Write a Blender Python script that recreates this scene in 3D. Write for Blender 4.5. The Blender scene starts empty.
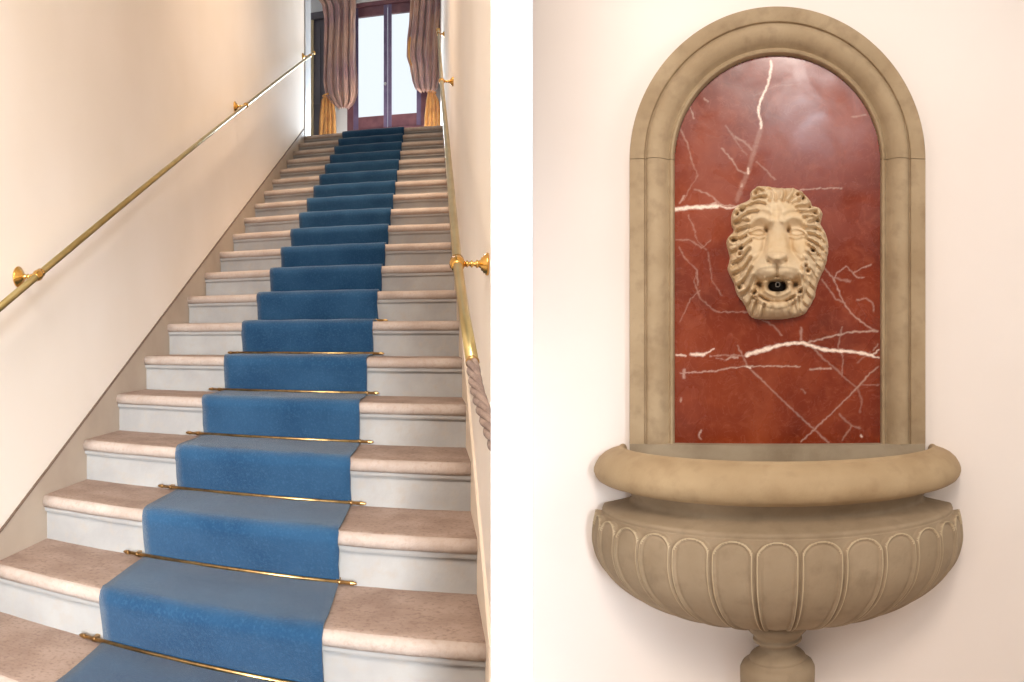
import bpy, math, random
import numpy as np
from mathutils import Vector, Matrix
random.seed(4)
S = bpy.context.scene
COL = S.collection

# ------------------------------------------------------------------ camera, world, lights, exposure
CZ = 1.407                       # eye height above the lower floor
F = 800.0                        # pixels per radian of the cylindrical lens
X0, YH = 430.03, 342.9           # pixel of the direction +Y and of the horizon
YAW = (512 - X0) / F
cd = bpy.data.cameras.new('camera'); cam = bpy.data.objects.new('camera', cd); COL.objects.link(cam)
cam.location = (0, 0, CZ)
cam.rotation_euler = (math.pi / 2, 0, -YAW)
cd.type = 'PANO'
cd.panorama_type = 'CENTRAL_CYLINDRICAL'
cd.central_cylindrical_range_u_min = -512 / F
cd.central_cylindrical_range_u_max = 512 / F
cd.central_cylindrical_range_v_min = -(682 - YH) / F
cd.central_cylindrical_range_v_max = YH / F
cd.central_cylindrical_radius = 1.0
cd.clip_start = 0.02; cd.clip_end = 200
S.camera = cam

w = bpy.data.worlds.new('world'); S.world = w; w.use_nodes = True
bg = w.node_tree.nodes['Background']
# overcast daylight outside the landing window, a dimmer pale hall in every other direction
wn = w.node_tree; wt = wn.nodes.new('ShaderNodeTexCoord'); wsx = wn.nodes.new('ShaderNodeSeparateXYZ'); wr = wn.nodes.new('ShaderNodeValToRGB')
wn.links.new(wt.outputs['Generated'], wsx.inputs[0]); wn.links.new(wsx.outputs['Y'], wr.inputs['Fac'])
wr.color_ramp.elements[0].position = .35; wr.color_ramp.elements[0].color = (.31, .31, .31, 1)
wr.color_ramp.elements[1].position = .8; wr.color_ramp.elements[1].color = (.72, .78, .84, 1)
wn.links.new(wr.outputs['Color'], bg.inputs[0])
bg.inputs[1].default_value = 1.0

def area(name, loc, target, sx, sy, power, color, spread=180):
    l = bpy.data.lights.new(name, 'AREA'); l.shape = 'RECTANGLE'; l.size = sx; l.size_y = sy
    l.energy = power; l.color = color; l.spread = math.radians(spread)
    o = bpy.data.objects.new(name, l); COL.objects.link(o); o.location = loc
    o.rotation_euler = (Vector(target) - Vector(loc)).to_track_quat('-Z', 'Y').to_euler()
    return o
area('hall_lamp_light', (-0.35, -0.6, 3.3), (-1.25, 1.5, 1.9), 0.8, 0.8, 47, (1.0, 0.90, 0.81), 125)
area('hall_door_daylight', (0.35, -2.6, 1.5), (-0.9, 2.6, 0.7), 0.45, 1.4, 17, (0.84, 0.92, 1.0), 36)
area('stair_ceiling_light', (-0.45, 3.6, 6.0), (-0.35, 5.2, 2.2), 0.5, 0.5, 22, (1.0, 0.79, 0.60), 62)
area('fountain_window_daylight', (-0.327, -1.348, 2.96), (0.85, 1.8, 1.6), 0.55, 0.4, 11, (0.88, 0.93, 1.0))
area('fountain_fill_light', (2.0, -0.35, 2.3), (1.0, 1.7, 1.4), 0.8, 0.8, 9, (1.0, 0.90, 0.80), 150)  # unseen fill, added to even out the brightness of the fountain wall
area('landing_window_daylight', (-0.55, 9.85, 3.7), (-0.6, 4.0, 2.2), 0.75, 1.3, 105, (0.74, 0.87, 1.0))

vs = S.view_settings
S.display_settings.display_device = 'sRGB'
vs.view_transform = 'Standard'; vs.look = 'None'; vs.gamma = 1.0; vs.use_curve_mapping = False
vs.exposure = 0.34

# ------------------------------------------------------------------ helpers
def lin(c):
    c = [x / 255 for x in c]
    return tuple((x / 12.92 if x <= .04045 else ((x + .055) / 1.055) ** 2.4) for x in c) + (1,)

def mat(name, c1, c2=None, scale=6, detail=6, rough=.6, metal=0, bump=0, bscale=60, spec=.5, c3=None, s3=60, lo=.35, hi=.65, sheen=0, f3=.5):
    m = bpy.data.materials.new(name); m.use_nodes = True
    nt = m.node_tree; N = nt.nodes; Lk = nt.links; b = N['Principled BSDF']
    b.inputs['Roughness'].default_value = rough; b.inputs['Metallic'].default_value = metal
    b.inputs['Specular IOR Level'].default_value = spec
    if sheen:
        b.inputs['Sheen Weight'].default_value = sheen
    tc = N.new('ShaderNodeTexCoord')
    b.inputs['Base Color'].default_value = lin(c1)
    if c2:
        n = N.new('ShaderNodeTexNoise'); n.inputs['Scale'].default_value = scale; n.inputs['Detail'].default_value = detail
        Lk.new(tc.outputs['Object'], n.inputs['Vector'])
        r = N.new('ShaderNodeValToRGB'); r.color_ramp.elements[0].position = lo; r.color_ramp.elements[1].position = hi
        r.color_ramp.elements[0].color = lin(c1); r.color_ramp.elements[1].color = lin(c2)
        Lk.new(n.outputs['Fac'], r.inputs['Fac']); out = r.outputs['Color']
        if c3:
            n3 = N.new('ShaderNodeTexNoise'); n3.inputs['Scale'].default_value = s3; n3.inputs['Detail'].default_value = 8
            Lk.new(tc.outputs['Object'], n3.inputs['Vector'])
            r3 = N.new('ShaderNodeValToRGB'); r3.color_ramp.elements[0].position = .5; r3.color_ramp.elements[1].position = .72
            r3.color_ramp.elements[0].color = (0, 0, 0, 1); r3.color_ramp.elements[1].color = (f3, f3, f3, 1)
            Lk.new(n3.outputs['Fac'], r3.inputs['Fac'])
            mx = N.new('ShaderNodeMix'); mx.data_type = 'RGBA'; mx.inputs['B'].default_value = lin(c3)
            Lk.new(r3.outputs['Color'], mx.inputs['Factor']); Lk.new(out, mx.inputs['A']); out = mx.outputs['Result']
        Lk.new(out, b.inputs['Base Color'])
    if bump:
        n2 = N.new('ShaderNodeTexNoise'); n2.inputs['Scale'].default_value = bscale; n2.inputs['Detail'].default_value = 5
        Lk.new(tc.outputs['Object'], n2.inputs['Vector'])
        bp = N.new('ShaderNodeBump'); bp.inputs['Strength'].default_value = bump; bp.inputs['Distance'].default_value = .004
        Lk.new(n2.outputs['Fac'], bp.inputs['Height']); Lk.new(bp.outputs['Normal'], b.inputs['Normal'])
    return m

M = {
 'plaster': mat('cream plaster', (241, 229, 215), (246, 235, 223), 1.5, 3, .85, bump=.05, bscale=8),
 'plaster_r': mat('rose white plaster', (238, 225, 215), (243, 232, 223), 1.3, 4, .85, bump=.06, bscale=10),
 'white': mat('white paint', (253, 253, 253), None, rough=.8),
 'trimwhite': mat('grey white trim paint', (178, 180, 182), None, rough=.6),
 'tread': mat('worn pinkish tread stone', (140, 117, 103), (162, 140, 126), 9, 10, .8, bump=.5, bscale=110, c3=(108, 84, 68), s3=90, f3=.55),
 'nosing': mat('rubbed lit nosing stone', (160, 142, 129), (176, 160, 148), 8, 9, .8, bump=.4, bscale=120, c3=(150, 124, 106), s3=80, f3=.4),
 'riser': mat('grey limewashed riser stone', (146, 142, 138), (161, 157, 152), 6, 8, .8, bump=.2, bscale=60, c3=(160, 146, 130), s3=30, f3=.4),
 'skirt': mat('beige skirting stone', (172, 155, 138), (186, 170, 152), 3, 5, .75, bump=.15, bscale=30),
 'shadow_gap_m': mat('brown skirting shadow gap', (96, 76, 62), None, rough=.9),
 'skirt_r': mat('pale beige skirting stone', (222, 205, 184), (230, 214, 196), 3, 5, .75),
 'carpet': mat('blue wool carpet', (23, 57, 86), (37, 71, 100), 5, 8, .95, bump=.6, bscale=420, spec=.1, sheen=.2, c3=(62, 98, 124), s3=130, f3=.3),
 'brass': mat('polished brass', (214, 164, 84), (226, 184, 108), 12, 4, .24, 1.0),
 'paleb': mat('pale brushed brass', (176, 156, 104), (192, 174, 124), 10, 4, .30, 1.0),
 'oldbrass': mat('aged brass', (200, 162, 104), (150, 116, 76), 30, 5, .35, 1.0),
 'rope': mat('grey brown rope', (116, 97, 88), (142, 122, 110), 60, 6, .75, bump=.4, bscale=300),
 'stone': mat('sandstone', (156, 132, 100), (174, 151, 119), 7, 8, .8, bump=.18, bscale=120, c3=(126, 102, 76), s3=30, f3=.4),
 'stone_rim': mat('warm tan sandstone', (160, 133, 97), (177, 151, 115), 6, 8, .75, bump=.16, bscale=120, c3=(138, 110, 78), s3=26, f3=.35),
 'stone_bowl': mat('greyish sandstone', (146, 125, 98), (162, 141, 114), 6, 8, .8, bump=.18, bscale=120, c3=(124, 104, 80), s3=26, f3=.4),
 'bead': mat('pale stone bead edge', (180, 158, 126), (192, 171, 140), 9, 6, .75),
 'stone_in': mat('grey weathered stone', (140, 122, 98), (162, 145, 120), 12, 8, .85, bump=.3, bscale=80),
 'lion': mat('pale carved limestone', (206, 178, 140), (217, 193, 158), 12, 8, .8, bump=.22, bscale=110, c3=(190, 150, 94), s3=14, f3=.55),
 'frame': mat('reddish brown window wood', (104, 66, 76), (124, 82, 88), 10, 6, .4),
 'frame_c': mat('violet grey window wood', (98, 84, 116), (112, 98, 128), 10, 6, .4),
 'door': mat('grey painted door', (92, 90, 98), (104, 100, 108), 4, 4, .5),
 'gilt': mat('gilt moulding', (190, 172, 134), None, rough=.4),
 'curtain': mat('mauve taupe silk', (196, 158, 138), (160, 124, 126), 4, 4, .42, sheen=.3),
 'lining': mat('golden backlit silk', (226, 170, 96), (200, 140, 74), 10, 4, .5, sheen=.3),
 'backwall': mat('pale landing plaster', (216, 218, 220), (224, 226, 228), 2, 3, .85),
 'floor': mat('landing floor stone', (190, 166, 146), (206, 184, 164), 5, 6, .7),
 'iron': mat('dull lead pipe', (150, 140, 128), (110, 100, 90), 30, 4, .5, .8),
 'mouth_shade': mat('shaded mouth stone', (74, 60, 48), (52, 42, 34), 20, 4, .6),
}

def glass():
    m = bpy.data.materials.new('window glass'); m.use_nodes = True
    b = m.node_tree.nodes['Principled BSDF']
    b.inputs['Transmission Weight'].default_value = 1; b.inputs['Roughness'].default_value = .0
    b.inputs['IOR'].default_value = 1.02; b.inputs['Base Color'].default_value = (1, 1, 1, 1)
    return m
M['glass'] = glass()

def obj(name, V, Fc, m, parent=None, smooth=False, bevel=0):
    me = bpy.data.meshes.new(name)
    me.from_pydata([tuple(map(float, v)) for v in V], [], [tuple(f) for f in Fc]); me.update()
    import bmesh
    bm = bmesh.new(); bm.from_mesh(me); bmesh.ops.recalc_face_normals(bm, faces=bm.faces); bm.to_mesh(me); bm.free()
    me.materials.append(M[m] if isinstance(m, str) else m)
    if smooth:
        me.polygons.foreach_set('use_smooth', [True] * len(me.polygons))
    o = bpy.data.objects.new(name, me); COL.objects.link(o)
    if parent: o.parent = parent
    if bevel:
        b = o.modifiers.new('bevel', 'BEVEL'); b.width = bevel; b.segments = 2; b.limit_method = 'ANGLE'
    return o

def empty(name, loc, label, cat, rz=0, group=None):
    o = bpy.data.objects.new(name, None); COL.objects.link(o); o.empty_display_size = .1
    o.location = loc; o.rotation_euler = (0, 0, rz); o['label'] = label; o['category'] = cat
    if group: o['group'] = group
    return o

def tag(o, label, cat, group=None):
    o['label'] = label; o['category'] = cat
    if group: o['group'] = group
    return o

def struct(name, V, Fc, m, **k):
    o = obj(name, V, Fc, m, **k); o['kind'] = 'structure'; return o

def prism(pts, z0, z1):
    n = len(pts)
    V = [(x, y, z0) for x, y in pts] + [(x, y, z1) for x, y in pts]
    Fc = [tuple(range(n))[::-1], tuple(range(n, 2 * n))] + [(i, (i + 1) % n, n + (i + 1) % n, n + i) for i in range(n)]
    return V, Fc

def add(A, B):
    V, Fc = A; n = len(V)
    V.extend(B[0]); Fc.extend([tuple(i + n for i in f) for f in B[1]])

SK = -0.301 / 1.36; XL, XR = -1.238, 0.122       # the flight is set slightly oblique to its walls
def sk(x, q, z): return (x, q + SK * (x - XL), z + CZ)

def extr(poly, x0, x1, nx=1, jit=0):
    """profile polygon in (run, height) extruded across the flight from x0 to x1"""
    n = len(poly); V = []; Fc = []
    for i in range(nx + 1):
        x = x0 + (x1 - x0) * i / nx
        for (q, z) in poly:
            V.append(sk(x, q + random.uniform(-jit, jit), z + random.uniform(-jit, jit)))
    for i in range(nx):
        for j in range(n):
            a = i * n + j; b = i * n + (j + 1) % n
            Fc.append((a, b, b + n, a + n))
    Fc.append(tuple(range(n))); Fc.append(tuple(range(nx * n, nx * n + n))[::-1])
    return V, Fc

def frames(P):
    """tangent and two normals along a polyline"""
    P = [Vector(p) for p in P]; out = []
    up = Vector((0, 0, 1))
    t0 = (P[1] - P[0]).normalized()
    if abs(t0.dot(up)) > .9: up = Vector((1, 0, 0))
    n = (up - t0 * up.dot(t0)).normalized()
    for i in range(len(P)):
        a = P[max(i - 1, 0)]; b = P[min(i + 1, len(P) - 1)]
        t = (b - a).normalized(); n = (n - t * n.dot(t)).normalized()
        out.append((P[i], t, n, t.cross(n)))
    return out

def tube(P, R, seg=14, cap=True):
    fr = frames(P)
    if not hasattr(R, '__len__'): R = [R] * len(P)
    V = []; Fc = []
    for (p, t, a, b), r in zip(fr, R):
        for k in range(seg):
            an = 2 * math.pi * k / seg
            V.append(p + (a * math.cos(an) + b * math.sin(an)) * r)
    for i in range(len(P) - 1):
        for k in range(seg):
            k2 = (k + 1) % seg
            Fc.append((i * seg + k, i * seg + k2, (i + 1) * seg + k2, (i + 1) * seg + k))
    if cap:
        Fc.append(tuple(range(seg))[::-1]); Fc.append(tuple(range((len(P) - 1) * seg, len(P) * seg)))
    return V, Fc

def lathe(p0, p1, prof, seg=24):
    """prof: (distance along p0->p1 in metres, radius)"""
    p0 = Vector(p0); d = (Vector(p1) - p0).normalized()
    up = Vector((0, 0, 1)) if abs(d.z) < .9 else Vector((1, 0, 0))
    a = (up - d * up.dot(d)).normalized(); b = d.cross(a)
    V = []; Fc = []
    for s, r in prof:
        for k in range(seg):
            an = 2 * math.pi * k / seg
            V.append(p0 + d * s + (a * math.cos(an) + b * math.sin(an)) * max(r, 1e-4))
    n = len(prof)
    for i in range(n - 1):
        for k in range(seg):
            k2 = (k + 1) % seg
            Fc.append((i * seg + k, i * seg + k2, (i + 1) * seg + k2, (i + 1) * seg + k))
    Fc.append(tuple(range(seg))[::-1]); Fc.append(tuple(range((n - 1) * seg, n * seg)))
    return V, Fc

def box(x0, x1, y0, y1, z0, z1):
    return prism([(x0, y0), (x1, y0), (x1, y1), (x0, y1)], z0, z1)

# ------------------------------------------------------------------ the flight: constants
Y0, T, R_, Z0 = 2.036, .32, .15, -.697       # nosing of step 0 at the left wall; tread; riser; underside of its nosing
KMIN, KTOP = -4, 18
NT = .04                                     # nosing thickness
def nq(k): return Y0 + k * T
def nz(k): return Z0 + k * R_
TOPZ = nz(KTOP) + NT
DF, THC = 2.0, (777.5 - X0) / F              # distance and bearing of the fountain
fc, fs = math.cos(THC), math.sin(THC)
def fw(u, v): return (DF * fs + u * fc - v * fs, DF * fc - u * fs - v * fc)   # fountain wall frame -> plan

# floors
V, Fc = prism([(-1.6, -1.6), (2.6, -1.6), (2.6, 2.4), (-1.6, 3.0)], -.08, 0)
struct('floor', V, Fc, 'floor')
YB = 10.2                                     # back wall of the landing at X = -.54
def yb(x): return YB + SK * (x + .54)
V, Fc = prism([(-3.4, nq(KTOP) + T + SK * 0), (XL, nq(KTOP) + T), (XR + .008, nq(KTOP) + T + SK * 1.368), (XR + .008, yb(XR)), (-3.4, yb(-3.4))], TOPZ + CZ - .25, TOPZ + CZ)
struct('floor_landing', V, Fc, 'floor')

# walls
H = 5.9
WL = XL - .008
V, Fc = box(WL - .2, WL, -1.6, 7.86, 0, H + .6)
struct('wall_left', V, Fc, 'plaster')
WR = XR + .008
V, Fc = prism([(WR, 1.62), (WR + .09, 1.75), (.262, 2.12), (.262, yb(.262)), (WR, yb(WR))], 0, H + .6)
struct('wall_right', V, Fc, 'plaster')
# back wall with window and door opening, window corners by bearing on that wall
def bx(px):
    t = math.tan((px - X0) / F); return t * (YB + .54 * SK) / (1 - t * SK)
def bz(px, py):
    x = bx(px); return (YH - py) / F * math.hypot(x, yb(x)) + CZ
wx0, wx1 = bx(347), bx(428)
wz0, wz1 = bz(387, 134), bz(387, -1)
dx0, dx1 = bx(296), bx(325.5)
dz1 = bz(320, 17)
ztop = H + .6; zf = TOPZ + CZ
bw = ([], [])
def bpanel(x0, x1, z0, z1, y_off=0, th=.18):
    return prism([(x0, yb(x0) + y_off), (x1, yb(x1) + y_off), (x1, yb(x1) + y_off + th), (x0, yb(x0) + y_off + th)], z0, z1)
for a in ((-3.4, dx0, zf, ztop), (dx0, dx1, dz1, ztop), (dx1, wx0, zf, ztop), (wx0, wx1, zf, wz0), (wx0, wx1, wz1, ztop), (wx1, WR + .1, zf, ztop)):
    add(bw, bpanel(*a))
struct('wall_back', *bw, 'backwall')
# ceiling over the landing
V, Fc = prism([(-3.4, 7.9), (WR + .1, 7.9), (WR + .1, 10.4), (-3.4, 10.9)], ztop, ztop + .12)
struct('ceiling', V, Fc, 'backwall')
# white casing that ends the left wall
V, Fc = box(WL - .21, WL + .012, 7.86, 8.22, zf, ztop)
struct('trim_1', V, Fc, 'trimwhite', bevel=.004)
# fountain wall
a = fw(-.632, 0); b = fw(1.55, 0); c = fw(1.55, -.2); d = fw(-.60, -.2)
V, Fc = prism([a, b, c, d], 0, 3.4)
struct('wall_front', V, Fc, 'plaster_r')
# white jamb between the stair and the fountain
V, Fc = prism([(.0764, 1.0), (.1279, 1.0), (.1279 * 1.4, 1.4), (.2640, 2.075), (.262, 2.11), (WR + .001, 1.70), (WR + .001, 1.63)], 0, H)
struct('wall_jamb', V, Fc, 'white')

# skirtings
def skirting(name, x0, x1, m):
    q0, q1 = nq(KMIN) - .25, nq(KTOP) + .02
    def zt(q): return Z0 + (q - Y0) / T * R_ + .105
    P = [(q0, zt(q0)), (q1, zt(q1)), (q1, nz(KTOP) - .3), (q0, -CZ)]
    return struct(name, *extr([P[0], P[1], P[2], (nq(KMIN) + .3, -CZ), P[3]], x0, x1), m)
bl = skirting('baseboard_left', WL - .002, XL, 'skirt')
def zt0(q): return Z0 + (q - Y0) / T * R_ + .105
obj('shadow_gap', *extr([(nq(KMIN) - .25, zt0(nq(KMIN) - .25) - .0022), (nq(KMIN) - .25, zt0(nq(KMIN) - .25) + .001), (nq(KTOP) + .02, zt0(nq(KTOP) + .02) + .001), (nq(KTOP) + .02, zt0(nq(KTOP) + .02) - .0022)], WL - .001, XL + .0012), 'shadow_gap_m', bl)  # thin dark strip: shadow of the gap above the skirting, put into colour
q1 = 1.55
def zt(q): return Z0 + (q - Y0) / T * R_ + .105
s0 = 1.655 + .301
poly = [(s0, zt(s0)), (nq(KTOP) + .02, zt(nq(KTOP) + .02)), (nq(KTOP) + .02, nz(KTOP) - .3), (nq(KMIN) + 1.2, -CZ), (s0, -CZ)]
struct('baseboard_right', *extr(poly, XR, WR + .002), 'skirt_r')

# ------------------------------------------------------------------ staircase
st = empty('staircase', (-.5, nq(KMIN), 0), 'long straight flight of worn pale stone steps rising to the curtained window', 'staircase')
mi = Matrix.Translation((.5, -nq(KMIN), 0))
def child(name, VF, m, parent, off, **k):
    V = [(v[0] - off[0], v[1] - off[1], v[2] - off[2]) for v in VF[0]]
    return obj(name, V, VF[1], m, parent, **k)
so = (-.5, nq(KMIN), 0)
XE = {-1: .095, -2: .078, -3: .07, -4: .07}   # the lowest steps end against the jamb
for k in range(KMIN, KTOP + 1):
    q, z = nq(k), nz(k); back = q + T + .045
    if k == KTOP: back = q + T
    prof = [(q + .03, z), (q + .009, z), (q + .002, z + .006), (q - .002, z + .014), (q - .0015, z + .024), (q + .004, z + .033), (q + .014, z + .0385), (q + .03, z + NT), (back, z + NT), (back, z)]
    o = child('tread', extr(prof, XL, XE.get(k, XR), 26, .0008), 'tread', st, so, smooth=False)
    for p in o.data.polygons: p.use_smooth = len(p.vertices) == 4
    o.data.polygons.foreach_set('use_smooth', [len(p.vertices) == 4 and abs(p.normal.z) < .995 for p in o.data.polygons])
    o.data.materials.append(M['nosing'])
    o.data.polygons.foreach_set('material_index', [1 if len(p.vertices) == 4 and abs(p.normal.z) < .97 and p.normal.y < 0 else 0 for p in o.data.polygons])  # front faces paler: rubbed edge, with door light put into the colour
    z0 = nz(k - 1) + NT if k > KMIN else -CZ
    rp = [(q + .03, z0), (q + .03, z - .022), (q + .028, z - .016), (q + .016, z - .014), (q + .014, z - .010), (q + .012, z), (q + .05, z), (q + .05, z0)]
    child('riser', extr(rp, XL, XE.get(k, XR), 20, .0006), 'riser', st, so)

# ------------------------------------------------------------------ carpet
CX0, CX1 = -.848, -.245
prof = []
for k in range(KMIN, KTOP + 1):
    q, z = nq(k), nz(k)
    zb = (nz(k - 1) + NT if k > KMIN else -CZ) + .003
    qb = q + .022
    prof += [(qb, zb), (q + .017, zb + .02), (q + .008, zb + .05), (q - .003, z - .008), (q - .009, z + .008), (q - .009, z + .024), (q - .003, z + .036), (q + .010, z + .0435), (q + .03, z + .045), (q + .10, z + .0435), (q + .2, z + .0435), (q + T + .008, z + .0435)]
prof.append((nq(KTOP) + T + 1.2, nz(KTOP) + .044))
prof = [(nq(KMIN) - .25, -CZ + .003), (nq(KMIN) - .1, -CZ + .003)] + prof
V = []; Fc = []; nx = 20; rnd = np.random.RandomState(3)
for i, (q, z) in enumerate(prof):
    wob = rnd.normal(0, .0012); wo2 = rnd.normal(0, .0012)
    for j in range(nx + 1):
        u = j / nx; x = CX0 + wob + (CX1 + wo2 - CX0 - wob) * u
        V.append(sk(x, q, z + .0012 * math.sin(i * 1.7 + j * .9)))
for i in range(len(prof) - 1):
    for j in range(nx):
        a = i * (nx + 1) + j; Fc.append((a, a + 1, a + nx + 2, a + nx + 1))
cp = obj('stair_carpet', V, Fc, 'carpet', smooth=True)
so_ = cp.modifiers.new('thickness', 'SOLIDIFY'); so_.thickness = .006; so_.offset = 1
tag(cp, 'blue wool carpet runner laid down the middle of the stone steps', 'carpet')

# stair rods
words = ['lowest', 'second lowest', 'third lowest', 'fourth lowest', 'fifth lowest', 'sixth lowest', 'highest and smallest looking']
rods = []
r0, r1 = -.925, -.195
def local_rod():
    e = empty('stair_rod', (0, 0, 0), '', 'stair rod', group='brass rods holding the blue carpet')
    def L(x, dy=0, dz=0): return (x, SK * (x - XL) + dy, dz)
    obj('rod', *tube([L(r0 + .012), L(r1 - .012)], .0052, 12), 'oldbrass', e, smooth=True)
    for x, s in ((r0, 1), (r1, -1)):
        obj('finial', *lathe(L(x), L(x + s * .03), [(0, .001), (.003, .0035), (.010, .0058), (.016, .0062), (.017, .0068), (.02, .0068), (.022, .0055)], 14), 'oldbrass', e, smooth=True)
        obj('bracket', *lathe(L(x + s * .045, -.001), L(x + s * .06, -.001), [(0, .0056), (.001, .0064), (.009, .0064), (.010, .0056)], 14), 'oldbrass', e, smooth=True)
        bx_ = L(x + s * .052)
        obj('bracket', *box(bx_[0] - .006, bx_[0] + .006, bx_[1] + .002, bx_[1] + .024, -.008, .006), 'oldbrass', e)
    return e
proto = local_rod()
for i, k in enumerate(range(0, 7)):
    if i == 0: e = proto
    else:
        e = proto.copy(); COL.objects.link(e)
        for ch in list(proto.children):
            c = ch.copy(); COL.objects.link(c); c.parent = e
    e.location = (0, nq(k) + .006, nz(k - 1) + NT + .0125 + CZ)
    e['label'] = words[i] + ' of the brass rods holding the blue carpet at a riser foot'

# ------------------------------------------------------------------ handrails
def rosette(wall, inward, r=.034):
    w = Vector(wall); i = Vector(inward)
    return lathe(w, w + i, [(0, r * .96), (.003, r), (.006, r * .98), (.008, r * .82), (.011, r * .80), (.013, r * .62), (.016, r * .58), (.018, r * .36), (.024, r * .26), (.026, r * .2)], 28)
def stem(wall, inward, L_, r=.0075):
    w = Vector(wall); i = Vector(inward)
    pr = [(.02, r * .9), (.026, r * 1.3), (.03, r * .7), (.034, r * .65), (.037, r * 1.25), (.041, r * .7), (.045, r * .65), (.048, r * 1.2), (L_ - .012, r * .8), (L_, r * 1.1)]
    pr = [p for p in pr if p[0] <= L_]
    return lathe(w, w + i, pr, 18)
def collar(c, d, r=.0165):
    c = Vector(c); d = Vector(d).normalized()
    return lathe(c - d * .024, c + d, [(0, .0115), (.003, .0145), (.007, .0135), (.010, r * .95), (.018, r * 1.08), (.026, r * 1.02), (.032, r * .86), (.036, .0135), (.040, .0155), (.044, .0135), (.047, .0112)], 26)

# left rail
RXL = -1.172
def rl(y): return (RXL, y, .212 + .469 * (y - 2.2) + CZ)
lr = empty('handrail', rl(1.2), 'long brass handrail on the cream left wall of the stair', 'handrail')
off = rl(1.2); dr = Vector(rl(3)) - Vector(rl(2))
child('rail', tube([rl(1.2), rl(4.0), rl(8.0)], .0115, 18), 'paleb', lr, off, smooth=True)
child('end_cap', lathe(rl(7.99), rl(8.2), [(0, .0115), (.004, .016), (.012, .018), (.02, .015), (.026, .004)], 18), 'brass', lr, off, smooth=True)
for y in (2.2, 5.0, 7.75):
    c = Vector(rl(y)); wl = Vector((WL, y, c.z - .004))
    b = child('bracket', collar(c, dr), 'brass', lr, off, smooth=True)
    child('stem', stem(wl, (1, 0, 0), RXL - WL - .008), 'brass', b, off, smooth=True)
    child('rosette', rosette(wl, (1, 0, 0)), 'brass', b, off, smooth=True)
# right rail
pr = [(.0690, 1.30, -.031), (.0640, 1.50, .055), (.0605, 1.775, .1775), (.0645, 4.43, 1.45), (.078, 7.55, 2.95)]
pr = [(a_, b_, c_ + CZ) for a_, b_, c_ in pr]
rr = empty('handrail', pr[0], 'brass handrail running down the right wall and ending in grey rope', 'handrail')
off = pr[0]
child('rail', tube(pr, .0105, 18), 'paleb', rr, off, smooth=True)
c0 = Vector(pr[0]); d0 = (Vector(pr[1]) - c0).normalized()
child('ferrule', lathe(c0 - d0 * .004, c0 + d0, [(0, .0106), (.002, .0116), (.006, .0116), (.008, .0106)], 20), 'oldbrass', rr, off, smooth=True)
child('end_cap', lathe(pr[-1], Vector(pr[-1]) + Vector((0, .4, .2)), [(0, .0105), (.004, .017), (.014, .020), (.026, .016), (.03, .004)], 18), 'brass', rr, off, smooth=True)
for c, dd in ((pr[2], Vector(pr[3]) - Vector(pr[2])), (pr[3], Vector(pr[4]) - Vector(pr[3])), ((.0765, 7.2, 2.782 + CZ), Vector(pr[4]) - Vector(pr[3]))):
    c = Vector(c); wl = Vector((WR, c.y, c.z - .002))
    b = child('bracket', collar(c, dd), 'brass', rr, off, smooth=True)
    child('stem', stem(wl, (-1, 0, 0), WR - c.x - .008), 'brass', b, off, smooth=True)
    child('rosette', rosette(wl, (-1, 0, 0), .026), 'brass', b, off, smooth=True)
# rope, four laid strands
rp_ = [(.0690, 1.305, -.030), (.0700, 1.27, -.050), (.0728, 1.215, -.076), (.0780, 1.16, -.099), (.0840, 1.11, -.121), (.0900, 1.06, -.144)]
def cat(P, n):
    P = [Vector(p) for p in P]; P = [P[0] * 2 - P[1]] + P + [P[-1] * 2 - P[-2]]; out = []
    for i in range(1, len(P) - 2):
        for s in range(n):
            t = s / n; a, b, c, d = P[i - 1:i + 3]
            out.append(.5 * ((2 * b) + (c - a) * t + (2 * a - 5 * b + 4 * c - d) * t * t + (3 * b - a - 3 * c + d) * t ** 3))
    out.append(P[-2]); return out
path = [p + Vector((0, 0, CZ)) for p in cat(rp_, 24)]
fr = frames(path); rope = ([], []); L_ = 0
lens = [0]
for i in range(1, len(path)): lens.append(lens[-1] + (path[i] - path[i - 1]).length)
for sidx in range(4):
    P = [p + (a * math.cos(-lens[i] / .13 * 2 * math.pi + sidx * math.pi / 2) + b * math.sin(-lens[i] / .13 * 2 * math.pi + sidx * math.pi / 2)) * .0064 for i, (p, t, a, b) in enumerate(fr)]
    add(rope, tube(P, .0050, 12))
child('rope', rope, 'rope', rr, off, smooth=True)

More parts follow.
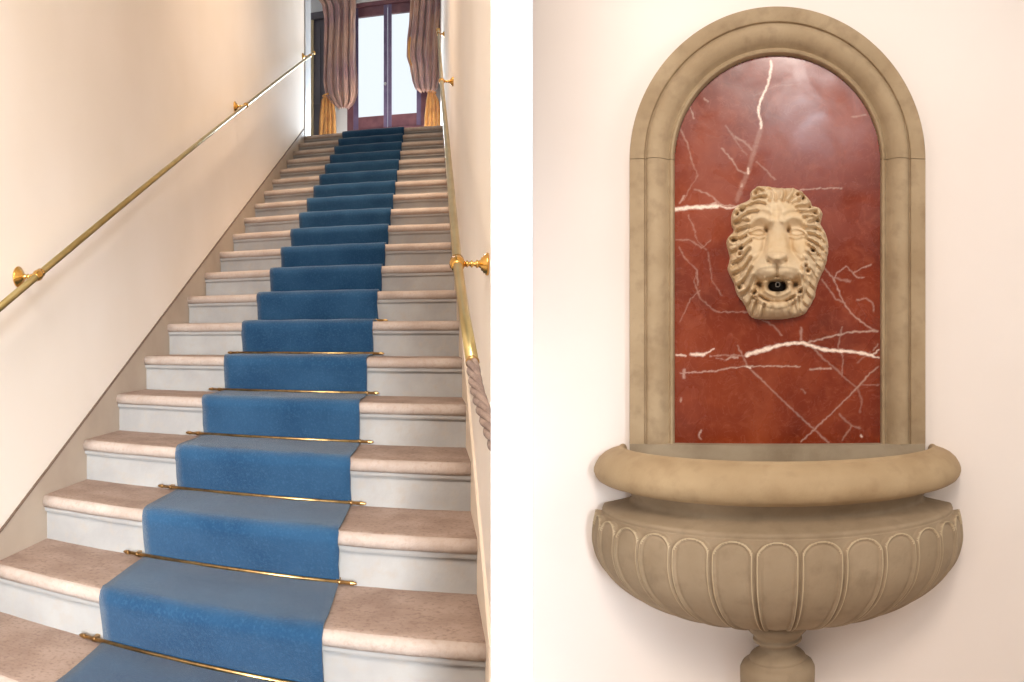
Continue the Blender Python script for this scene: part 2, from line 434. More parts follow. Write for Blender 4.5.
# ------------------------------------------------------------------ window on the landing
def bbar(x0, x1, z0, z1, f, b): return prism([(x0, yb(x0) + f), (x1, yb(x1) + f), (x1, yb(x1) + b), (x0, yb(x0) + b)], z0, z1)
win = empty('window_1', (bx(387), yb(bx(387)), wz0), '', ''); del win['label']; del win['category']; win['kind'] = 'structure'
wo = tuple(win.location)
fr_ = ([], [])
for a in ((wx0, bx(353), wz0, wz1), (bx(421), wx1, wz0, wz1), (bx(353), bx(421), wz0, wz0 + .09), (bx(353), bx(421), wz1 - .05, wz1)):
    add(fr_, bbar(*a, .02, .14))
child('window_frame', fr_, 'frame', win, wo)
gz0, gz1 = bz(387, 114), bz(387, 12.5)
for (a0, a1, g0, g1) in ((353, 387.3, 358, 383.5), (387.7, 421, 391.5, 416.5)):
    sash = ([], [])
    for b_ in ((bx(a0), bx(g0), wz0 + .09, wz1 - .05), (bx(g1), bx(a1), wz0 + .09, wz1 - .05)):
        add(sash, bbar(*b_, .04, .09))
    s_ = child('sash', sash, 'frame_c', win, wo, bevel=.004)
    rails = ([], [])
    for b_ in ((bx(g0), bx(g1), wz0 + .09, gz0), (bx(g0), bx(g1), gz1, wz1 - .05)):
        add(rails, bbar(*b_, .042, .088))
    child('sash_rail', rails, 'frame', s_, wo, bevel=.004)
    child('pane', bbar(bx(g0), bx(g1), gz0, gz1, .062, .067), 'glass', s_, wo)
hx = bx(385.2); hz = bz(385, 83.5)
child('handle', lathe((hx, yb(hx) + .04, hz), (hx, yb(hx) - 1, hz), [(0, .012), (.02, .008), (.025, .016), (.04, .018), (.05, .01)], 16), 'trimwhite', win, wo, smooth=True)

# door and its casing left of the curtain
dr_ = empty('door_1', (dx0, yb(dx0), zf), '', ''); del dr_['label']; del dr_['category']; dr_['kind'] = 'structure'
do = tuple(dr_.location)
leaf = ([], []); add(leaf, bbar(dx0, dx1, zf, dz1, .03, .07))
for (z0_, z1_) in ((zf + .15, zf + .95), (zf + 1.1, dz1 - .12)):
    add(leaf, bbar(dx0 + .1, dx1 - .07, z0_, z1_, .015, .04))
child('door_leaf', leaf, 'door', dr_, do, bevel=.004)
cas = ([], [])
add(cas, bbar(dx0 - .02, dx1, dz1 - .03, dz1 + .06, -.03, .05))
add(cas, bbar(dx1 - .015, dx1 + .03, zf, dz1 + .06, -.02, .05))
child('door_frame', cas, 'door', dr_, do)
gx0, gx1 = bx(309.5), bx(313.6)
child('gilt_strip', bbar(gx0, gx1, zf, dz1 - .03, -.02, .035), 'gilt', dr_, do)

# ------------------------------------------------------------------ curtains
def rows_at(tab, y):
    for (y0, a0, b0), (y1, a1, b1) in zip(tab, tab[1:]):
        if y0 <= y <= y1:
            s = (y - y0) / (y1 - y0); s = s * s * (3 - 2 * s) * .5 + s * .5
            return a0 + (a1 - a0) * s, b0 + (b1 - b0) * s
    return tab[-1][1:]
def drape(tab, off_y, folds, amp, bulge=None, ny=70, nx=110, ph=0, gather=None):
    V = []; Fc = []
    ya, ye = tab[0][0], tab[-1][0]
    for i in range(ny + 1):
        y = ya + (ye - ya) * i / ny; a, b = rows_at(tab, y)
        for j in range(nx + 1):
            u = j / nx; px = a + (b - a) * u
            x = bx(px) ; z = bz(px, y)
            fold = amp * (math.sin(2 * math.pi * folds * u + ph + .02 * y) + .45 * math.sin(2 * math.pi * folds * 2.3 * u + 1.3 * ph + .05 * y))
            bl = (bulge(u, y) if bulge else 0)
            V.append((x, yb(x) - off_y - fold - bl, z))
    for i in range(ny):
        for j in range(nx):
            k = i * (nx + 1) + j; Fc.append((k, k + 1, k + nx + 2, k + nx + 1))
    return V, Fc
def curtain(label, main, tail, tie, ph, side, patch):
    x = bx(sum(tie) / 2); e = empty('curtain', (x, yb(x) - .15, zf), label, 'curtain'); off = tuple(e.location)
    yb0 = main[-1][0]
    def bulge(u, y):
        t = max(0, (y - 40) / (yb0 - 40))
        return .07 * math.sin(min(t, 1) * math.pi * .85) * math.sin(math.pi * u) + .02
    o = child('drape', drape(main, .13, 4.5, .034, bulge, ph=ph), 'curtain', e, off, smooth=True)
    m_ = o.modifiers.new('cloth', 'SOLIDIFY'); m_.thickness = .004
    o = child('tail', drape(tail, .12, 4, .016, None, ph=ph + 1), 'lining', e, off, smooth=True)  # gold colour of the tail stands for daylight coming through the cloth
    m_ = o.modifiers.new('cloth', 'SOLIDIFY'); m_.thickness = .004
    # tieback band round the gathered cloth
    a, b = tie; xa, xb = bx(a), bx(b); zt_ = bz((a + b) / 2, tail[0][0] + 1)
    cx, rx = (xa + xb) / 2, (xb - xa) / 2 + .01
    P = [(cx + rx * math.cos(t), yb(cx) - .13 + .05 * math.sin(t), zt_ + .015 * math.cos(t) * side) for t in np.linspace(0, 2 * math.pi, 25)]
    child('tieback', tube(P, .009, 8), 'lining', e, off, smooth=True)
    if patch:
        o = child('lining', drape(patch, .17, 1.5, .006, None, ny=20, nx=14), 'lining', e, off, smooth=True)
        m_ = o.modifiers.new('cloth', 'SOLIDIFY'); m_.thickness = .003
curtain('mauve silk curtain tied back left of the landing window', [(-22, 313, 357), (0, 317, 357), (12, 324.5, 356.5), (25, 326, 356), (60, 325.5, 356.5), (85, 325, 358.5), (98, 327, 358.5), (106, 333, 356), (112, 340, 350)],
        [(97, 327, 332.5), (103, 322.5, 335), (118, 321, 336.5), (135, 320, 337), (185, 319, 338)], (325, 333), .6, 1, None)
curtain('mauve silk curtain bunched up and tied back right of the landing window', [(-22, 411, 441.5), (0, 411, 441.5), (25, 409.5, 441), (45, 407.3, 440.5), (60, 407, 440), (72, 410.5, 439.5), (84, 412.5, 438.5), (92, 415, 437.5), (96, 421, 434)],
        [(94, 428, 434), (104, 426, 439), (120, 424.5, 441), (135, 424, 441.5), (185, 423, 441.8)], (427, 435), 2.2, -1,
        [(42, 409.5, 411), (50, 408.3, 413), (60, 408.6, 413.6), (70, 411, 413.8)])

# ------------------------------------------------------------------ wall fountain
FT = empty('wall_fountain', (DF * fs, DF * fc, CZ), 'arched sandstone wall fountain with red marble back, lion head and fluted basin', 'fountain', rz=-THC)
def fpart(name, VF, m, parent=None, **k):
    return obj(name, [(u, -v, w_) for (u, v, w_) in VF[0]], VF[1], m, parent or FT, **k)
WC = .456                                    # height of the arch centre
prof = [(.366, 0), (.366, .044), (.3635, .050), (.332, .050), (.3285, .0475), (.3270, .0415), (.3245, .0415), (.3225, .046), (.319, .051), (.312, .0545), (.303, .055), (.293, .052),
        (.283, .045), (.276, .036), (.2725, .029), (.2705, .027), (.2685, .0275), (.2665, .031), (.263, .033), (.2595, .031), (.2575, .026), (.2565, .010), (.2565, 0)]
def arch_piece(kind):
    V = []; Fc = []; n = len(prof)
    if kind == 'arch': ts = [(math.cos(a), math.sin(a), WC + .0007, 1) for a in np.linspace(0, math.pi, 97)]
    else:
        s = 1 if kind == 'r' else -1
        ts = [(s, 0, z, 1) for z in np.linspace(-.250, WC - .0007, 30)]
    for c, s_, z, _ in ts:
        for (r, v) in prof: V.append((r * c, v, z + r * s_))
    for i in range(len(ts) - 1):
        for j in range(n - 1):
            a = i * n + j; Fc.append((a, a + 1, a + n + 1, a + n))
    Fc.append(tuple(range(n))); Fc.append(tuple(range((len(ts) - 1) * n, len(ts) * n)))
    return V, Fc
for kd, nm in (('arch', 'arch'), ('l', 'jamb'), ('r', 'jamb')):
    o = fpart(nm, arch_piece(kd), 'stone', smooth=True)
    m_ = o.modifiers.new('edge', 'EDGE_SPLIT'); m_.split_angle = math.radians(38)

# marble panel: fine grid carrying the veins as a value per vertex
PV = .014
def pl(x, y, v=PV):
    u = (DF - v) * math.tan((x - 777.5) / F); return u, (YH - y) / F * math.hypot(u, DF - v)
veins = [
 ([(771,61),(771.5,67),(768,84),(760,102),(758,112),(761,121),(761,128)], 1.5, .95),
 ([(761,128),(756,145),(750,165),(748,172),(742,186),(737,200)], 3.0, .22), ([(748.5,168),(748,174)], 1.3, .8), ([(742,184),(741,187)], 1.3, .7),
 ([(675,209.5),(690,207.5),(705,207),(718,206)], 2.3, 1), ([(718,205),(724,207.5),(732,208),(738,206)], 1.2, .8), ([(718,204),(726,205.5),(738,206)], .8, .6),
 ([(694,189),(708,194),(722,205)], .8, .4), ([(705,206),(716,203)], 1.5, .7),
 ([(747,355),(754,352.5),(762,350.5),(772,347.5)], 2.6, 1), ([(768,348.5),(780,345),(795,343),(803,343)], 2.0, 1), ([(803,343),(815,347),(826,350),(842,351)], 2.1, 1), ([(842,351),(855,352),(866,354),(873,356)], 1.8, 1), ([(873,356),(879,358)], 1.2, .9), ([(873,355),(879,350)], .9, .8),
 ([(676,355),(686,355.5)], 1.1, .8), ([(691,354.5),(704,354.5)], 1.9, .95), ([(703,355),(708,352),(714,349)], 1.2, .8), ([(727,359.5),(732,357),(738,357.5)], 1.2, .65),
 ([(710,356),(730,355),(746,356)], .8, .4), ([(716,358),(728,360)], .7, .35),
 ([(680,373),(700,372),(715,371),(730,368),(745,366.5),(770,366),(800,366.5)], .9, .6), ([(747,366),(750,368)], 1.4, .8), ([(810,369.5),(822,368.5),(831,368.5)], 1.1, .6),
 ([(737,345),(748,367),(762,380),(775,393),(798,415),(815,430),(829,443)], 1.0, .38),
 ([(801,442),(815,429),(840,405),(860,385),(868,375),(878,367)], 1.0, .48),
 ([(815,350),(826,361),(835,368),(845,378),(857,388)], .9, .32), ([(842,327),(838,347),(843,356),(842,376)], .9, .3),
 ([(805,343),(825,338),(850,332),(878,331)], 1.1, .62), ([(801,328),(801,340)], 1.5, .4),
 ([(824,268),(834,279),(837,273),(846,266),(856,277),(864,278)], .9, .45), ([(822,280),(836,299),(843,302)], .9, .35), ([(834,279),(843,302),(852,314),(862,322),(872,329),(878,331)], 1.0, .5),
 ([(853,273),(862,268),(871,265)], .9, .5), ([(857,300),(866,298),(873,303),(874,312)], .9, .4), ([(836,278),(842,280),(850,281)], 1.6, .3),
 ([(857,388),(862,400),(860,412)], 1.2, .2), ([(839,414),(845,420),(852,426),(860,428)], 1.1, .32), ([(852,426),(842,440)], .9, .3), ([(861,435.5),(862,436.5)], 1.3, .8),
 ([(676,240),(690,240),(702,248),(710,241)], .8, .35), ([(679,247),(685,258),(697,270),(698,285)], .9, .35), ([(688,215),(694,228),(697,240),(706,250)], .8, .3),
 ([(697,270),(694,282),(700,298),(716,312),(748,312),(772,325),(782,335)], .9, .3), ([(680,322),(690,300),(700,290)], .8, .3), ([(708,252),(712,280),(722,296)], .8, .25),
 ([(690,106),(694,119)], .9, .5), ([(680,128),(688,145),(692,162)], .9, .35), ([(722,148),(732,160),(738,170),(747,174)], .9, .5), ([(735,137),(745,142),(752,150)], 1.4, .35), ([(756,162),(766,170),(775,180)], .9, .35),
 ([(747,155),(742,150),(733,136),(726,126)], .8, .25), ([(692,163),(698,175),(690,188),(684,200)], .8, .25), ([(684,196),(680,203)], 1.2, .6),
 ([(704,98),(708,102)], .9, .5), ([(800,190),(820,188.5),(842,188)], .8, .55), ([(852,117),(866,115)], 1.0, .45), ([(756,95),(775,86),(800,84)], 1.0, .12),
 ([(701,430),(699,436),(701,439)], 1.0, .7), ([(681,398),(681,402)], .9, .6), ([(684,370),(684,377)], 1.8, .6), ([(801,389),(806,393)], 1.1, .3), ([(878,344),(873,350)], .9, .5), ([(857,363),(870,352)], .9, .2), ([(862,385),(879,385)], .7, .3),
]
def marble():
    st_ = .0022; us = np.arange(-.2564, .2565, st_); ws = np.arange(-.2500, WC + .2566, st_)
    U, W_ = np.meshgrid(us, ws); rs = np.random.RandomState(1)
    val = np.zeros_like(U)
    wob = lambda x, y: (.0007 * (np.sin(x * 310 + 2 * np.sin(y * 170)) + np.sin(y * 290 + 1.7 * np.sin(x * 230))) + .0004 * np.sin(x * 900 + y * 700))
    Uw = U + wob(U, W_) ; Ww = W_ + wob(W_ + 3, U)
    for pts, wd, it in veins:
        P = [pl(*p) for p in pts]; s = wd * .0019; it = it if it > .7 else it * .6
        for (x0, y0), (x1, y1) in zip(P, P[1:]):
            dx, dy = x1 - x0, y1 - y0; L2 = dx * dx + dy * dy + 1e-12
            t = np.clip(((Uw - x0) * dx + (Ww - y0) * dy) / L2, 0, 1)
            d = np.hypot(Uw - x0 - t * dx, Ww - y0 - t * dy)
            val = np.maximum(val, it * np.clip(1.45 - d / s, 0, 1))
    inside = (W_ <= WC) | (np.hypot(U, W_ - WC) <= .2572)
    ny, nx = U.shape; idx = -np.ones(U.shape, int); idx[inside] = np.arange(inside.sum())
    V = [(a, PV, b) for a, b in zip(U[inside], W_[inside])]
    q = np.stack([idx[:-1, :-1], idx[:-1, 1:], idx[1:, 1:], idx[1:, :-1]], -1).reshape(-1, 4)
    q = q[(q >= 0).all(1)]
    n0 = len(V); vals = list(val[inside])
    # solid back so that the slab has thickness
    V += [(-.2564, 0, -.2500), (.2564, 0, -.2500), (.2564, PV - .0005, -.2500), (-.2564, PV - .0005, -.2500)]; vals += [0] * 4
    return V, q.tolist() + [(n0, n0 + 1, n0 + 2, n0 + 3)], vals
V, Fc, vals = marble()
mm = bpy.data.materials.new('red marble'); mm.use_nodes = True
nt = mm.node_tree; N = nt.nodes; Lk = nt.links; B = N['Principled BSDF']
at = N.new('ShaderNodeAttribute'); at.attribute_name = 'vein'
tc = N.new('ShaderNodeTexCoord')
def noise(sc, dt=8, dist=0):
    n = N.new('ShaderNodeTexNoise'); n.inputs['Scale'].default_value = sc; n.inputs['Detail'].default_value = dt; n.inputs['Distortion'].default_value = dist
    Lk.new(tc.outputs['Object'], n.inputs['Vector']); return n.outputs['Fac']
def ramp(f, st):
    r = N.new('ShaderNodeValToRGB'); e = r.color_ramp.elements
    while len(e) < len(st): e.new(.5)
    for el, (p, c) in zip(e, st): el.position = p; el.color = c
    Lk.new(f, r.inputs['Fac']); return r.outputs['Color']
def mixc(f, a, b):
    m_ = N.new('ShaderNodeMix'); m_.data_type = 'RGBA'
    for s_, v_ in (('Factor', f), ('A', a), ('B', b)):
        if isinstance(v_, (tuple, float)): m_.inputs[s_].default_value = v_
        else: Lk.new(v_, m_.inputs[s_])
    return m_.outputs['Result']
base = ramp(noise(4.5, 8, .6), [(.3, lin((98, 34, 12))), (.5, lin((122, 46, 20))), (.72, lin((144, 64, 32)))])
base = mixc(ramp(noise(26, 9, 1.2), [(.5, (0, 0, 0, 1)), (.75, (.45, .45, .45, 1))]), base, lin((150, 76, 48)))
base = mixc(ramp(noise(14, 10, 2.5), [(.485, (0, 0, 0, 1)), (.5, (.28, .28, .28, 1)), (.515, (0, 0, 0, 1))]), base, lin((160, 92, 72)))
ab = N.new('ShaderNodeMath'); ab.operation = 'MULTIPLY'; Lk.new(at.outputs['Fac'], ab.inputs[0])
Lk.new(ramp(noise(220, 3), [(.2, (.6, .6, .6, 1)), (.6, (1, 1, 1, 1))]), ab.inputs[1])
base = mixc(ab.outputs[0], base, lin((250, 226, 206)))
Lk.new(base, B.inputs['Base Color']); B.inputs['Roughness'].default_value = .2; B.inputs['Specular IOR Level'].default_value = .32
Lk.new(ramp(noise(9, 8, .5), [(.35, (.16, .16, .16, 1)), (.7, (.38, .38, .38, 1))]), B.inputs['Roughness'])
bp = N.new('ShaderNodeBump'); bp.inputs['Strength'].default_value = .12; bp.inputs['Distance'].default_value = .004
Lk.new(noise(8, 6, .5), bp.inputs['Height']); Lk.new(bp.outputs['Normal'], B.inputs['Normal'])
mp = fpart('marble_panel', (V, Fc), mm, smooth=True)
A = mp.data.attributes.new('vein', 'FLOAT', 'POINT'); A.data.foreach_set('value', np.array(vals, dtype=np.float32))

# basin
BR = .69
def ringmesh(levels, nphi=120, close_in=False):
    V = []; Fc = []; n = nphi + 1
    for (a, w_) in levels:
        for j in range(n):
            ph = -math.pi / 2 + math.pi * j / nphi
            V.append((a * math.sin(ph), a * BR * math.cos(ph), w_))
    for i in range(len(levels) - 1):
        for j in range(nphi):
            k = i * n + j; Fc.append((k, k + 1, k + n + 1, k + n))
    return V, Fc
rim = [(.30, -.385), (.35, -.360), (.372, -.325), (.378, -.290), (.381, -.265), (.385, -.2585), (.391, -.2565), (.397, -.258), (.3995, -.2615), (.404, -.2625), (.420, -.268), (.436, -.2765), (.449, -.288), (.4575, -.3015), (.4612, -.312), (.4615, -.320), (.458, -.330), (.451, -.339), (.441, -.3445), (.430, -.346), (.425, -.3455), (.423, -.3485), (.415, -.3515), (.380, -.354)]
o = fpart('rim', ringmesh(rim), 'stone_rim', smooth=True)
m_ = o.modifiers.new('edge', 'EDGE_SPLIT'); m_.split_angle = math.radians(50)
V, Fc = ringmesh([(.0, -.40), (.30, -.3851), (.37, -.355)]) ; fpart('water_tray', (V, Fc), 'stone_in', smooth=True)
# inner back wall of the basin under the marble
fpart('back_ledge', prism([(-.364, 0), (.364, 0), (.364, .053), (-.364, .053)], -.37, -.2500), 'stone_in')
neck = [(.36, -.351), (.383, -.352), (.377, -.360), (.371, -.371), (.366, -.380), (.367, -.387), (.375, -.3915), (.400, -.3985), (.424, -.4045)]
fpart('neck', ringmesh(neck), 'stone_bowl', smooth=True)
def catm(P, n):
    out = []; P = [P[0]] + P + [P[-1]]
    for i in range(1, len(P) - 2):
        for s in range(n):
            t = s / n; r = []
            for c in range(2):
                a, b, c_, d = (P[i + q_][c] for q_ in (-1, 0, 1, 2))
                r.append(.5 * (2 * b + (c_ - a) * t + (2 * a - 5 * b + 4 * c_ - d) * t * t + (3 * b - a - 3 * c_ + d) * t ** 3))
            out.append(tuple(r))
    out.append(P[-2]); return out
def bowl():
    lip = [(.40, -.4000), (.428, -.4053), (.4385, -.4085), (.4405, -.4135), (.4390, -.4165), (.4405, -.419)]
    body = catm([(.4405, -.419), (.4460, -.438), (.4505, -.464), (.450, -.495), (.437, -.533), (.408, -.568), (.363, -.602), (.305, -.630), (.236, -.651), (.160, -.665), (.085, -.672)], 11)
    S_ = [0]
    for p0, p1 in zip(body, body[1:]): S_.append(S_[-1] + math.hypot(p1[0] - p0[0], p1[1] - p0[1]))
    tot = S_[-1]; nphi = 15 * 40; n = nphi + 1; V = []; Fc = []; bead = []
    rows = [(a, w_, None, None) for a, w_ in lip] + [(a, w_, s, i) for i, ((a, w_), s) in enumerate(zip(body, S_))]
    for (a, w_, s, i) in rows:
        if s is not None:
            p0 = body[max(i - 1, 0)]; p1 = body[min(i + 1, len(body) - 1)]
            ta, tw = p1[0] - p0[0], p1[1] - p0[1]; l_ = math.hypot(ta, tw); na, nw = -tw / l_, ta / l_
        for j in range(n):
            dg = -90 + 180 * j / nphi; ph = math.radians(dg); aa, ww = a, w_
            if s is not None:
                x = ((dg + 6) % 12 - 6) / 6
                st0, Rr = .003, .034
                if s < st0: r = 2
                elif s < st0 + Rr: r = math.hypot(x, (st0 + Rr - s) / Rr)
                else: r = abs(x)
                e = min(max((r - .93) / .09, 0), 1); e = 1 - e * e * (3 - 2 * e)
                amp = min(1, (a / .40)) ** .6
                fall = max(0, 1 - max(0, (s - tot * .86) / (tot * .14)))
                d_ = (.0105 * e + .0058 * math.exp(-((r - .875) / .055) ** 2) - .0022 * math.exp(-((r - .73) / .07) ** 2) + .002 * (1 - min(r, 1) ** 2)) * amp * fall
                if r > 1.2: d_ = 0
                aa += na * d_; ww += nw * d_
            V.append((aa * math.sin(ph), aa * BR * math.cos(ph), ww)); bead.append(s is not None and .81 < r < .94 and s < tot * .97)
    for i in range(len(rows) - 1):
        for j in range(nphi):
            k = i * n + j; Fc.append((k, k + 1, k + n + 1, k + n))
    return V, Fc, bead
bV, bF, bB = bowl()
bo = fpart('bowl', (bV, bF), 'stone_bowl', smooth=True)
bo.data.materials.append(M['bead'])
bo.data.polygons.foreach_set('material_index', [1 if sum(bB[i] for i in f) >= 3 else 0 for f in bF])  # bead faces take a paler colour than the bowl
fin = [(.66, .074), (.673, .0735), (.680, .071), (.688, .062), (.695, .0565), (.698, .0555), (.7000, .058), (.704, .0588), (.708, .0570), (.7095, .0485), (.714, .0425), (.720, .0405), (.726, .0425), (.732, .050), (.738, .0605), (.744, .0665),
       (.7475, .0680), (.7505, .0665), (.752, .067), (.757, .0765), (.763, .0850), (.772, .0893), (.79, .0895), (.82, .088), (.85, .080), (.88, .062), (.90, .044), (.905, .036), (.912, .038), (.92, .034), (.93, .015), (.932, .002)]
fpart('finial', lathe((0, .09, 0), (0, .09, -1), fin, 56), 'stone_bowl', smooth=True)

# lion head, carved as one relief
def lion():
    ol = [(757.4,186.8),(764,186),(771,187),(783.4,188.2),(791,188),(798,189.6),(805,194.7),(810.6,201),(812.3,206),(818.5,207.2),(822.5,212.8),(821.4,219.6),(820.8,224.2),(825.3,232),(828.5,243.4),(828,254),(825.3,266.3),(819.7,278.7),(816.3,288.9),(815,296.8),(809.5,307),(803.8,314.4),(792.5,317.8),(776.6,319.5),(756.2,318.9),(749.4,315),(743.8,303.6),(737,294.6),(733.6,283),(727.4,269.6),(729.6,258.3),(726.2,243.4),(728.5,236.6),(733.6,231),(731.3,225.3),(731.3,215),(734.7,208.3),(740.4,203.8),(749.4,199.3),(750.6,192.5)]
    P = ol + ol[:3]; sm = []
    for i in range(len(ol)):
        p0, p1, p2, p3 = (np.array(P[(i + q) % len(ol)]) for q in (0, 1, 2, 3))
        for t in (0, .25, .5, .75):
            sm.append(.5 * (2 * p1 + (p2 - p0) * t + (2 * p0 - 5 * p1 + 4 * p2 - p3) * t * t + (3 * p1 - p0 - 3 * p2 + p3) * t ** 3))
    sm = np.array(sm)
    g = .62; X, Y = np.meshgrid(np.arange(722, 833, g), np.arange(182, 324, g))
    def segd(pts, closed=False):
        d = np.full(X.shape, 1e9); n = len(pts)
        for i in range(n if closed else n - 1):
            a, b = np.array(pts[i], float), np.array(pts[(i + 1) % n], float); ab = b - a
            t = np.clip(((X - a[0]) * ab[0] + (Y - a[1]) * ab[1]) / (ab @ ab + 1e-9), 0, 1)
            d = np.minimum(d, np.hypot(X - a[0] - t * ab[0], Y - a[1] - t * ab[1]))
        return d
    D = segd(sm, True); ins = np.zeros(X.shape, bool); n = len(sm)
    for i in range(n):
        x1, y1 = sm[i]; x2, y2 = sm[(i + 1) % n]
        c = ((y1 > Y) != (y2 > Y)) & (X < (x2 - x1) * (Y - y1) / (y2 - y1 + 1e-12) + x1); ins ^= c
    sd = np.where(ins, D, -D)
    k = np.clip(sd / 11, 0, 1); h = 15 * np.sqrt(np.clip(1 - (1 - k) ** 2, 0, 1))
    def ell(cx, cy, rx, ry, p=1.0):
        q = 1 - ((X - cx) / rx) ** 2 - ((Y - cy) / ry) ** 2
        return np.clip(q, 0, 1) ** p
    def gs(cx, cy, sx, sy, rot=0):
        c, s = math.cos(rot), math.sin(rot); a = (X - cx) * c + (Y - cy) * s; b = -(X - cx) * s + (Y - cy) * c
        return np.exp(-(a / sx) ** 2 - (b / sy) ** 2)
    def rid(pts, w_):
        return np.exp(-(segd(cm(pts)) / w_) ** 2)
    def cm(pts):
        if len(pts) < 3: return pts
        Q = [pts[0]] + list(pts) + [pts[-1]]; o_ = []
        for i in range(1, len(Q) - 2):
            for t in (0, .33, .66):
                a, b, c, d = (np.array(Q[i + q], float) for q in (-1, 0, 1, 2))
                o_.append(.5 * (2 * b + (c - a) * t + (2 * a - 5 * b + 4 * c - d) * t * t + (3 * b - a - 3 * c + d) * t ** 3))
        o_.append(np.array(Q[-2], float)); return o_
    face = ell(777, 250, 40, 60, .55)
    h = h + 13 * face
    h += 9 * gs(777, 212, 24, 12)                                   # forehead
    h += 8.5 * np.exp(-(np.abs(X - 777) / (7.5 + .12 * (Y - 225))) ** 2.6) * np.clip((Y - 216) / 10, 0, 1) * np.clip((272 - Y) / 8, 0, 1)         # nose bridge
    h += 1.5 * rid([(770, 228), (769, 245), (768, 260)], 2.6) + 1.5 * rid([(784, 228), (785, 245), (786, 260)], 2.6)
    h -= 1.6 * rid([(777, 212), (777, 224)], 2.2)                     # furrow
    h += 1.6 * rid([(771, 212), (772.5, 226)], 2.4) + 1.6 * rid([(783, 212), (781.5, 226)], 2.4)
    h += 9 * ell(777, 270, 29, 19, .8)                             # muzzle
    h += 6 * gs(766, 274, 8, 5) + 6 * gs(788, 274, 8, 5) - 4.6 * rid([(777, 268), (777, 279)], 1.3)
    h += 5.5 * ell(777, 261, 10.5, 4.6, .5) + 3 * gs(777, 265, 5, 4)                               # nose pad
    h += 2.2 * rid([(768, 259), (772, 257.5), (777, 258), (782, 257.5), (786, 259)], 1.4)
    h -= 6 * gs(769.5, 264.5, 2.6, 1.8, .5) + 6 * gs(784.5, 264.5, 2.6, 1.8, -.5)
    h -= 1.6 * rid([(768, 266), (773, 268), (777, 267), (781, 268), (786, 266)], 1.2)
    # eyes
    for s in (-1, 1):
        c = 777.5 + s * 18.5
        h -= 9.5 * gs(c, 235.5, 9, 5.5) + 12 * gs(777.5 + s * 10.6, 233.5, 2.0, 4.4, -.25 * s)
        h += 7.5 * ell(c + s * .5, 236.5, 8.2, 4.8, .6)
        h += 2.8 * rid([(c - s * 8, 236), (c - s * 4, 232.6), (c + s * 1, 231.6), (c + s * 6, 233.8), (c + s * 10, 238)], 1.35) * 1.9
        h += 1.9 * rid([(c - s * 7, 239), (c - s * 1, 241.8), (c + s * 6, 240), (c + s * 10, 238)], 1.2) * 1.9
        h -= 3.4 * rid([(c - s * 7, 238.2), (c, 239.2), (c + s * 7, 238.4)], .9)
        h += 6.0 * rid([(777.5 + s * 7, 227), (777.5 + s * 13, 222.5), (777.5 + s * 22, 223), (777.5 + s * 29, 230)], 3.6)   # brow
        h += 2.5 * rid([(777.5 + s * 6, 218), (777.5 + s * 14, 214), (777.5 + s * 24, 216), (777.5 + s * 31, 222)], 2.4)
        h += 5.0 * gs(777.5 + s * 24, 253, 9, 11)                    # cheek
        h -= 3.5 * rid([(777.5 + s * 12, 243), (777.5 + s * 15, 256), (777.5 + s * 24, 266)], 2.4)
        h += 2.5 * rid([(777.5 + s * 10, 270), (777.5 + s * 20, 272), (777.5 + s * 26, 281)], 2.0)
        h -= 15 * gs(777.5 + s * 17.5, 285.5, 3.0, 4.6, .35 * s)        # mouth corners
        h += 4 * rid([(777.5 + s * 24, 278), (777.5 + s * 25, 289), (777.5 + s * 18, 300)], 2.6)
        h -= 5 * rid([(777.5 + s * 23.5, 290), (777.5 + s * 18, 297), (777.5 + s * 9, 301.5)], 1.3)
        h += 3.4 * rid([(777.5 + s * 12.2, 281), (777.5 + s * 12.4, 292)], 1.8)    # fangs
    h -= 6 * rid([(755, 287), (762, 282.5), (770, 281.5), (777, 278.5), (784, 281.5), (792, 282.5), (799, 287)], 1.3)
    # mouth cavity
    cav = np.clip(1.25 - (np.abs((X - 777.3) / 9.8) ** 3 + np.abs((Y - 287.0) / 5.8) ** 3), 0, 1)
    cav = cav * cav * (3 - 2 * cav)
    h = h - (h - 3) * cav * .97
    h += 4 * rid([(768, 294), (777, 297.5), (787, 294)], 2.2)         # lower lip
    h -= 4.5 * rid([(760, 297), (768, 301.5), (777, 303), (787, 301.5), (794, 297)], 1.2)
    h += 7 * gs(776, 309, 15, 7)                                      # chin
    h -= 1.6 * gs(772.5, 309, 1.6, 2.2)
    # mane locks
    locks = [[(806,224),(814,219),(820,221)],[(805,229),(816,228),(824,236)],[(806,234),(817,236),(826,245)],[(806,240),(817,245),(826,254)],[(807,246),(817,254),(824,263)],[(806,253),(814,263),(821,271)],[(804,260),(811,272),(818,280)],
             [(802,268),(807,281),(815,290)],[(800,276),(804,290),(812,298)],[(799,288),(801,300),(808,306)],[(796,296),(797,306),(801,313)],[(790,303),(790,311),(793,316)],
             [(748,222),(740,220),(734,222)],[(748,228),(740,229),(735,231)],[(749,234),(741,238),(731,238)],[(750,241),(742,247),(731,250)],[(749,249),(741,258),(732,262)],[(750,258),(743,268),(733,272)],[(751,267),(744,279),(737,283)],
             [(753,276),(747,289),(740,293)],[(755,287),(750,299),(746,304)],[(757,296),(753,306),(751,313)],[(763,303),(761,311),(760,317)],
             [(764,206),(757,204),(748,206),(741,209)],[(766,199),(758,198),(752,200)],[(768,203),(765,193),(757,189)],[(774,203),(773,194),(768,188)],[(781,203),(783,194),(782,189)],[(787,204),(792,195),(793,190)],
             [(791,206),(799,201),(801,195)],[(794,209),(803,207),(809,206)],[(799,214),(808,213),(815,210)],[(757,213),(748,214),(741,218)],[(802,219),(810,217),(819,216)]]
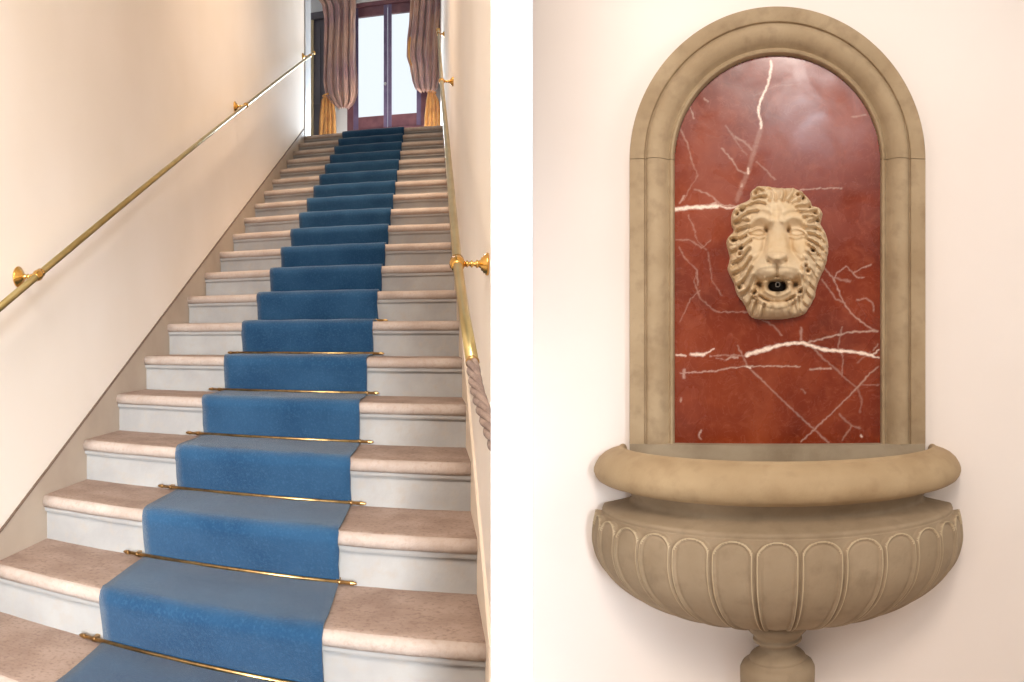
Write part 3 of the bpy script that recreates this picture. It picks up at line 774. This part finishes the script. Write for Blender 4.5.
    for i, L in enumerate(locks):
        h += (5.4 + .9 * math.sin(i * 2.1)) * rid(L, 2.1)
        L2 = [(x + 1.6, y + 2.9) for x, y in L]
        h -= 5.6 * rid(L2, 1.3)
    pits = [(756,195.5,2.2),(798,197.5,1.8),(802.5,199.5,1.9),(809.5,207.5,1.7),(741.5,212,2.6),(738,215.5,1.8),(734.3,241,2.2),(741,256,1.7),(742,250,1.5),(815,216,1.8),(812,252,1.7),(807,272,1.8),(805,268,1.5),(799.5,293,1.7),(754.5,294,1.8),(755,299,1.5),(740,288,1.6),(817,221.5,1.3)]
    for x, y, r in pits:
        h += 2.2 * np.exp(-(((np.hypot(X - x, Y - y)) - r * 2.2) / 1.4) ** 2) - 12 * np.exp(-(np.hypot(X - x, Y - y) / r) ** 2)
    for x, y, r in ((818, 213, 4.5), (740, 212, 6), (734, 241, 5.5), (754, 194, 5), (801, 198, 5.5), (735, 262, 4)):
        h += 3.5 * np.exp(-(np.hypot(X - x, Y - y) / r) ** 2)
    ang = np.arctan2(Y - 250, X - 777); rad = np.hypot((X - 777) / 40, (Y - 250) / 58)
    mane = np.clip((rad - .82) / .15, 0, 1)
    h += mane * .9 * np.sin(ang * 46 + rad * 9) 
    edge = np.clip(sd / 2.2, 0, 1); h = np.where(sd > 0, h * (.25 + .75 * edge), -2)
    h = np.clip(h, -3, None)
    for _ in range(1):
        h[1:-1, 1:-1] = (h[1:-1, 1:-1] * 4 + h[:-2, 1:-1] + h[2:, 1:-1] + h[1:-1, :-2] + h[1:-1, 2:]) / 8
    keep = sd > -1.1; idx = -np.ones(X.shape, int); idx[keep] = np.arange(keep.sum())
    SC = .00248; V = []
    for x, y, hh in zip(X[keep], Y[keep], h[keep]):
        v = PV + hh * .0024
        V.append(((x - 777.5) * SC, v, (YH - y) * SC * 1.0 - 0))
    q = np.stack([idx[:-1, :-1], idx[:-1, 1:], idx[1:, 1:], idx[1:, :-1]], -1).reshape(-1, 4); q = q[(q >= 0).all(1)]
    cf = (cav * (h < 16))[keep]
    return V, q.tolist(), cf
lv, lf, cf = lion()
lh = fpart('lion_head', (lv, lf), 'lion', smooth=True)
lh.data.materials.append(M['mouth_shade'])
lh.data.polygons.foreach_set('material_index', [1 if min(cf[i] for i in f) > .5 else 0 for f in lf])  # mouth faces darkened: shade of the cavity put into the colour
sc_ = .0024
def lp(x, y, h): return ((x - 777.5) * sc_, PV + h * sc_, (YH - y) * sc_)
P = [lp(777.6, 284, 2), lp(777.6, 284.5, 26), lp(777.8, 285.5, 40)]
sp = fpart('spout', tube(P, [.0055, .0056, .0062], 16, cap=False), 'iron', lh, smooth=True)
sp.modifiers.new('wall', 'SOLIDIFY').thickness = .0015
